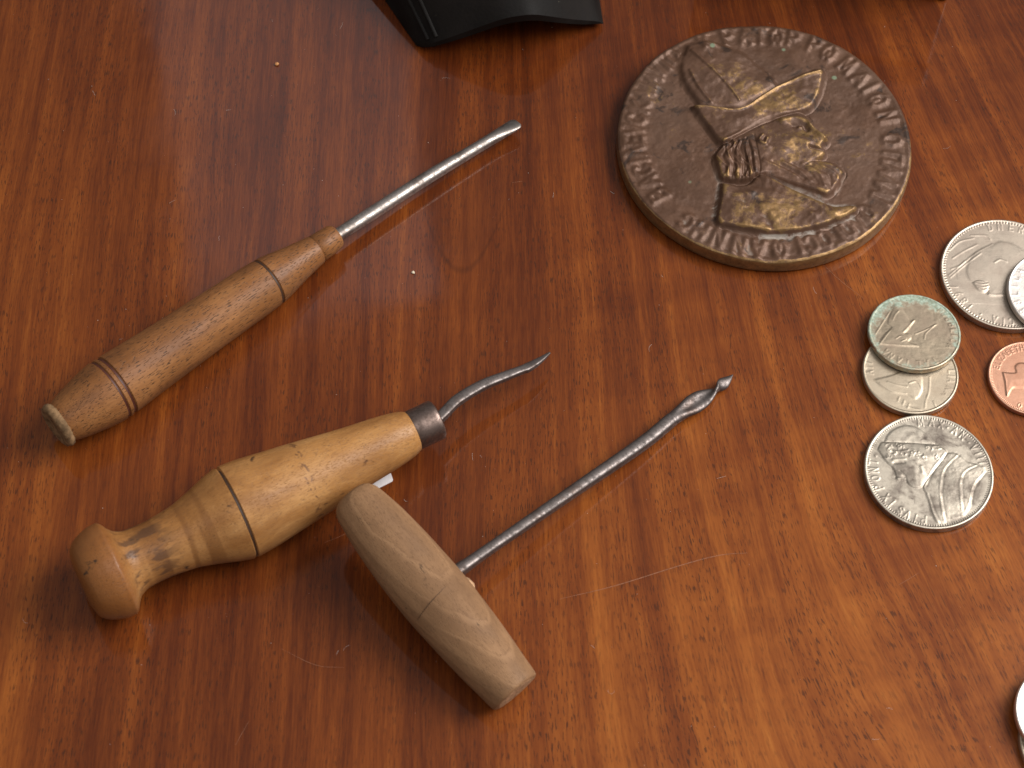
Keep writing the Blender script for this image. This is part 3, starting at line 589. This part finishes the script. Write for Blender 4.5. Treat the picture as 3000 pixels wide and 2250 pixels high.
q.poly([(-.798, -.341), (-.656, -.083), (-.483, .092), (-.565, .216), (-.495, .453), (-.348, .739), (-.246, .655), (-.137, .403), (-.073, .277), (.019, .302), (-.125, .063), (-.222, -.046), (-.134, -.064), (-.087, -.168), (-.148, -.275), (.043, -.363), (-.228, -.383), (-.585, -.365)], .0003, .06, .00035)
for f in ([(-.771, -.33), (-.483, .092)], [(-.237, -.005), (.019, .302)], [(.011, -.059), (.235, .055), (.499, .213)], [(.2, -.178), (.247, -.029), (.461, .191)], [(-.78, -.336), (-.405, -.358), (.041, -.384)], [(-.85, -.073), (-.672, .234), (-.408, .671)], [(-.45, .3), (-.38, .45), (-.30, .55)], [(-.42, -.2), (-.3, -.12), (-.2, -.2), (-.3, -.26)]): q.line(f, .02, .00028)
q.H0 = q.H.copy(); q.letters([('A', -.66, -.545), ('N', -.56, -.646), ('A', -.394, -.753), ('I', -.22, -.819), ('L', .014, -.84), ('A', .193, -.814), ('T', .374, -.746), ('A', .741, -.369), ('C', .831, -.217), ('I', .867, -.067), ('L', .861, .059), ('B', .839, .205), ('B', .779, .352), ('V', .709, .477), ('P', .618, .58)], .14, .016, .00018, .68)
o = q.build('nickel_coin', .0020, SIL['green'], (.1216, .0204, .00235), 80, 320, .0004, (R(-3.0), R(-1.2), 0), 0, 0, True, (.955, .0002))
put(o, 'green-stained coin lying half on top of another coin', 'coin', 'coins on the table')
# --- large old silver coin and the bright one lying on it
q = relief(.02034, 320, 41); q.noise(9, .00004); q.H0 = q.H.copy()
q.poly([(-.516, -.189), (-.584, -.115), (-.601, .063), (-.508, .272), (-.401, .392), (-.152, .531), (-.018, .588), (.192, .531), (.338, .381), (.426, .191), (.394, -.129), (.215, -.326), (-.057, -.399), (-.302, -.408), (-.315, -.32), (-.403, -.349), (-.502, -.277)], .00022, .07, .00035)
q.poly([(-.527, -.189), (-.491, -.15), (-.383, -.133), (-.285, -.218), (-.314, -.308), (-.382, -.354), (-.463, -.313)], .0006, .05, .0003)
for k in range(7): q.line([(-.50+.01*k, -.17-.024*k), (-.40, -.19-.026*k), (-.30, -.17-.026*k)], .010, .00016 if k % 2 else -.00014)
for f in ([(-.88, -.064), (-.646, .164), (-.413, .378), (-.163, .537)], [(-.86, -.098), (-.615, .142), (-.36, .357)], [(-.162, .195), (-.071, .25), (.022, .214)], [(-.483, .687), (-.246, .69), (-.182, .62)], [(-.305, -.383), (-.216, -.398), (-.067, -.387)], [(-.831, .401), (-.666, .563), (-.444, .637)], [(-.84, .05), (-.70, .12), (-.62, .20)], [(-.80, .25), (-.6, .40), (-.4, .52)]): q.line(f, .016, .0003)
q.H0 = q.H.copy(); q.letters([('1', -.617, -.627), ('8', -.692, -.517), ('9', -.768, -.407), ('7', -.827, -.283), ('D', -.172, .849), ('N', -.019, .868), ('E', .158, .855), ('R', .306, .822), ('.', -.459, -.752), ('A', -.256, -.831), ('I', -.123, -.866), ('C', -.006, -.863)], .115, .013, .0002, .65)
o = q.build('silver_coin', .0025, SIL['big'], (.1521, .0440, 0), 110, 640, .0003, None, 0, 4, True, (.966, .0002), (.945, 128, .014, .00018))
put(o, 'largest silver coin, dated 1897, partly under a bright coin at the edge', 'coin', 'coins on the table')
q = relief(.01556, 220, 43); q.noise(9, .00003); q.H0 = q.H.copy()
q.poly([(-.45, -.3), (-.5, .1), (-.3, .5), (.1, .6), (.4, .4), (.45, 0), (.3, -.4), (-.1, -.6)], .0002, .1, .0003)
q.H0 = q.H.copy(); q.letters([('E', -.56, -.65), ('B', -.743, -.459), ('B', -.827, -.267), ('L', -.869, -.056), ('I', -.873, .117), ('C', -.806, .309), ('A', -.719, .487)], .15, .016, .00022, .68)
o = q.build('silver_coin', .0019, SIL['white'], (.1668, .0360, .00275), 70, 320, .0004, (0, R(.8), 0), 0, 0, True, (.955, .00022))
put(o, 'bright silver coin lying on the largest coin and cut by the picture edge', 'coin', 'coins on the table')
# --- copper coin
q = relief(.01287, 240, 51); q.noise(9, .00002); q.H0 = q.H.copy()
q.poly([(-.648, .125), (-.456, .11), (-.338, .136), (-.342, .294), (-.236, .388), (-.044, .372), (.136, .244), (.21, .022), (.09, -.205), (-.205, -.272), (-.455, -.281), (-.612, -.519), (-.623, -.231)], .0004, .05, .0003)
q.line([(-.64, .11), (-.60, -.1), (-.615, -.30), (-.60, -.50)], .02, .0002); q.line([(-.60, -.50), (-.46, -.29), (-.2, -.28)], .02, .0002)
q.H0 = q.H.copy(); q.letters([('E', -.779, .256), ('L', -.735, .371), ('I', -.690, .446), ('Z', -.638, .521), ('A', -.558, .606), ('B', -.460, .678), ('E', -.358, .732), ('T', -.247, .776), ('H', -.127, .81), ('O', -.338, -.752)], .125, .015, .0002, .68)
o = q.build('copper_coin', .0017, SIL['copper'], (.1562, .0071, 0), 80, 560, .0003, None, 0, 0, True, (.955, .00018), (.925, 140, .016, .00016))
put(o, 'reddish copper coin at the right edge of the picture', 'coin', 'coins on the table')
# --- two stacked silver coins in the lower corner
q = relief(.0152, 200, 61); q.noise(9, .00003); q.H0 = q.H.copy()
q.poly([(-.45, -.3), (-.5, .1), (-.3, .5), (.1, .6), (.4, .4), (.45, 0), (.3, -.4), (-.1, -.6)], .0002, .1, .0003)
o = q.build('silver_coin', .0022, SIL['under'], (.1566, -.1088, 0), 60, 320, .0004, None, 0, 0, True, (.955, .0002), (.925, 80, .018, .00016))
put(o, 'lower of two stacked coins in the bottom corner', 'coin', 'coins on the table')
q = relief(.0149, 200, 62); q.noise(9, .00003); q.H0 = q.H.copy()
q.poly([(-.45, -.3), (-.5, .1), (-.3, .5), (.1, .6), (.4, .4), (.45, 0), (.3, -.4), (-.1, -.6)], .0002, .1, .0003)
o = q.build('silver_coin', .0022, SIL['white'], (.1553, -.1012, .0024), 60, 320, .0004, None, 0, 0, True, (.955, .0002), (.915, 80, .018, .00018))
put(o, 'upper bright coin of the stack of two in the bottom corner', 'coin', 'coins on the table')

# ------------------------------------------------------------------ black leather sheath, mouth towards the viewer
e = empty('leather_sheath', (-.004, .134, 0)); inv = e.matrix_basis.inverted()
put(e, 'black leather sheath with arched mouth, cut off by the top of the picture', 'sheath')
LIP = np.array([[-.0354, .1290, .0004], [-.0325, .1261, .0020], [-.0225, .1250, .0080], [-.0059, .1253, .0170], [.0029, .1265, .0180], [.0119, .1306, .0120], [.0189, .1353, .0060], [.0267, .1394, .0020]]); LU = [0, .045, .19, .46, .61, .76, .87, 1.0]
def sheath_pt(u, k, off):
    c = [float(np.interp(u, np.linspace(0, 1, 61), LIPS[:, a])) for a in range(3)]
    sn = math.sin(math.pi*min(max(u, 0), 1)); b = (-.1071*(1-u)+.0150*u, .2487*(1-u)+.2380*u, .060*sn**.5)
    t = k/5; tz = 1-(1-t)**2.2
    n = sn**.35
    return (c[0]*(1-t)+b[0]*t, c[1]*(1-t)+b[1]*t, max(.0002, c[2]*(1-tz)+b[2]*tz+off*n))
_q = np.array([[np.interp(x, LU, LIP[:, a]) for a in range(3)] for x in np.linspace(-.1, 1.1, 73)])
LIPS = np.array([_q[max(0, i-3):i+4].mean(0) for i in range(6, 67)]); LIPS[0] = LIP[0]; LIPS[-1] = LIP[-1]
U = np.linspace(0, 1, 60); K = np.r_[np.linspace(0, .25, 6), np.linspace(.35, 5, 30)]
def sheath_sheet(off): return [[Vector(sheath_pt(u, k, off)) for u in U] for k in K]
outer = sheath_sheet(.0030); inner = sheath_sheet(.0)
V = [v for row in outer for v in row]+[v for row in inner for v in row]; n = len(U); m = len(K); Fc = []
for i in range(m-1):
    for j in range(n-1):
        a = i*n+j; Fc.append((a, a+1, a+n+1, a+n)); b = m*n+a; Fc.append((b, b+n, b+n+1, b+1))
for j in range(n-1): Fc.append((j, m*n+j, m*n+j+1, j+1))
mwI = inv
so = meshobj('body', V, Fc, M['leather'], e, True, mwI); so.data.set_sharp_from_angle(angle=R(45))
def strip_on(u0, name, w=.0008):
    P = [sheath_pt(u0, k, .0031) for k in np.linspace(.05, 4.9, 24)]
    return sweep(name, [(p[0], p[1], p[2], w, w*.7, 0) for p in P], M['leather'], e, 2, 10)
strip_on(.075, 'seam_ridge'); strip_on(.115, 'seam_ridge')
V = [sheath_pt(u, k, 0)[:2]+(.0012,) for k in (.9, 2, 5) for u in np.linspace(.02, .98, 12)]; Fc = [(i*12+j, i*12+j+1, i*12+12+j+1, i*12+12+j) for i in range(2) for j in range(11)]
V2 = [Vector(sheath_pt(u, .9, 0))+Vector((0, 0, .0012)) for u in U]+[Vector(sheath_pt(u, .9, 0)[:2]+(.0,)) for u in U]
meshobj('mouth_shade_sheet', V2, [(j, j+1, n+j+1, n+j) for j in range(n-1)], M['leather'], e, False, mwI)  # added dark sheet closing the mouth, stands in for the shade inside
meshobj('back_lining', V, Fc, M['leather'], e, False, mwI)

# ------------------------------------------------------------------ dark case at the top edge
e = empty('dark_case', (.1432, .1553, 0), R(-9.5))
put(e, 'dark case with only its bottom corner showing at the top edge', 'case')
rounded_slab('body', -.085, 0, 0, .05, 0, .034, M['case'], .0012, e); rounded_slab('lid', -.0855, .0005, -.0005, .0505, .0345, .046, M['case'], .0014, e)

# ------------------------------------------------------------------ crumbs, dust and fibres on the varnish
def crumb(name, p, r, mat, seed, label):
    bm = bmesh.new(); bmesh.ops.create_icosphere(bm, subdivisions=1, radius=r); rg = np.random.RandomState(seed)
    for v in bm.verts: v.co *= 1+.35*(rg.rand()-.5); v.co.z *= .6
    zmin = min(v.co.z for v in bm.verts)
    for v in bm.verts: v.co.z -= zmin
    me = bpy.data.meshes.new(name); bm.to_mesh(me); bm.free(); me.materials.append(mat)
    o = bpy.data.objects.new(name, me); COL.objects.link(o); o.location = p; put(o, label, 'crumb', 'crumbs on the table')
crumb('crumb', (-.0317, .0390, 0), .0006, M['crumb'], 1, 'pale crumb between the screwdriver shaft and the awl point')
crumb('crumb', (-.0807, .1193, 0), .0008, M['crumb2'], 2, 'orange crumb to the left of the black sheath')
rg = np.random.RandomState(12); V = []; Fc = []
foot = [(.0783, .0904, .049), (.1228, -.0262, .020), (.1198, .0073, .0155), (.1216, .0204, .0150), (.1521, .044, .0215), (.1668, .036, .0165), (.1562, .0071, .0137), (.156, -.103, .017)]
for i in range(430):
    x, y = rg.uniform(-.18, .18), rg.uniform(-.13, .17)
    if any(math.hypot(x-a, y-b) < c for a, b, c in foot): continue
    s = .00005+.00015*rg.rand()**4; b = len(V)
    for k in range(4):
        a = k*2.09+rg.rand(); V.append((x+s*math.cos(a), y+s*math.sin(a), .00002) if k < 3 else (x, y, s*1.1))
    Fc += [(b, b+1, b+3), (b+1, b+2, b+3), (b+2, b, b+3), (b+2, b+1, b)]
for i in range(34):
    x, y = rg.uniform(-.17, .17), rg.uniform(-.12, .15)
    if any(math.hypot(x-a, y-b) < c for a, b, c in foot): continue
    an = rg.rand()*6.28; L = .0008+.0022*rg.rand(); cv = rg.normal(0, 1.2); b = len(V); w = .00002
    for k in range(7):
        t = k/6; aa = an+cv*t; x += math.cos(aa)*L/6; y += math.sin(aa)*L/6
        V += [(x-math.sin(aa)*w, y+math.cos(aa)*w, .00008), (x+math.sin(aa)*w, y-math.cos(aa)*w, .00008)]
        if k: Fc.append((b+2*k-2, b+2*k-1, b+2*k+1, b+2*k))
put(meshobj('dust', V, Fc, M['dust'], None, False), 'tiny pale dust specks and fibres scattered over the varnish', 'dust', None, 'stuff')
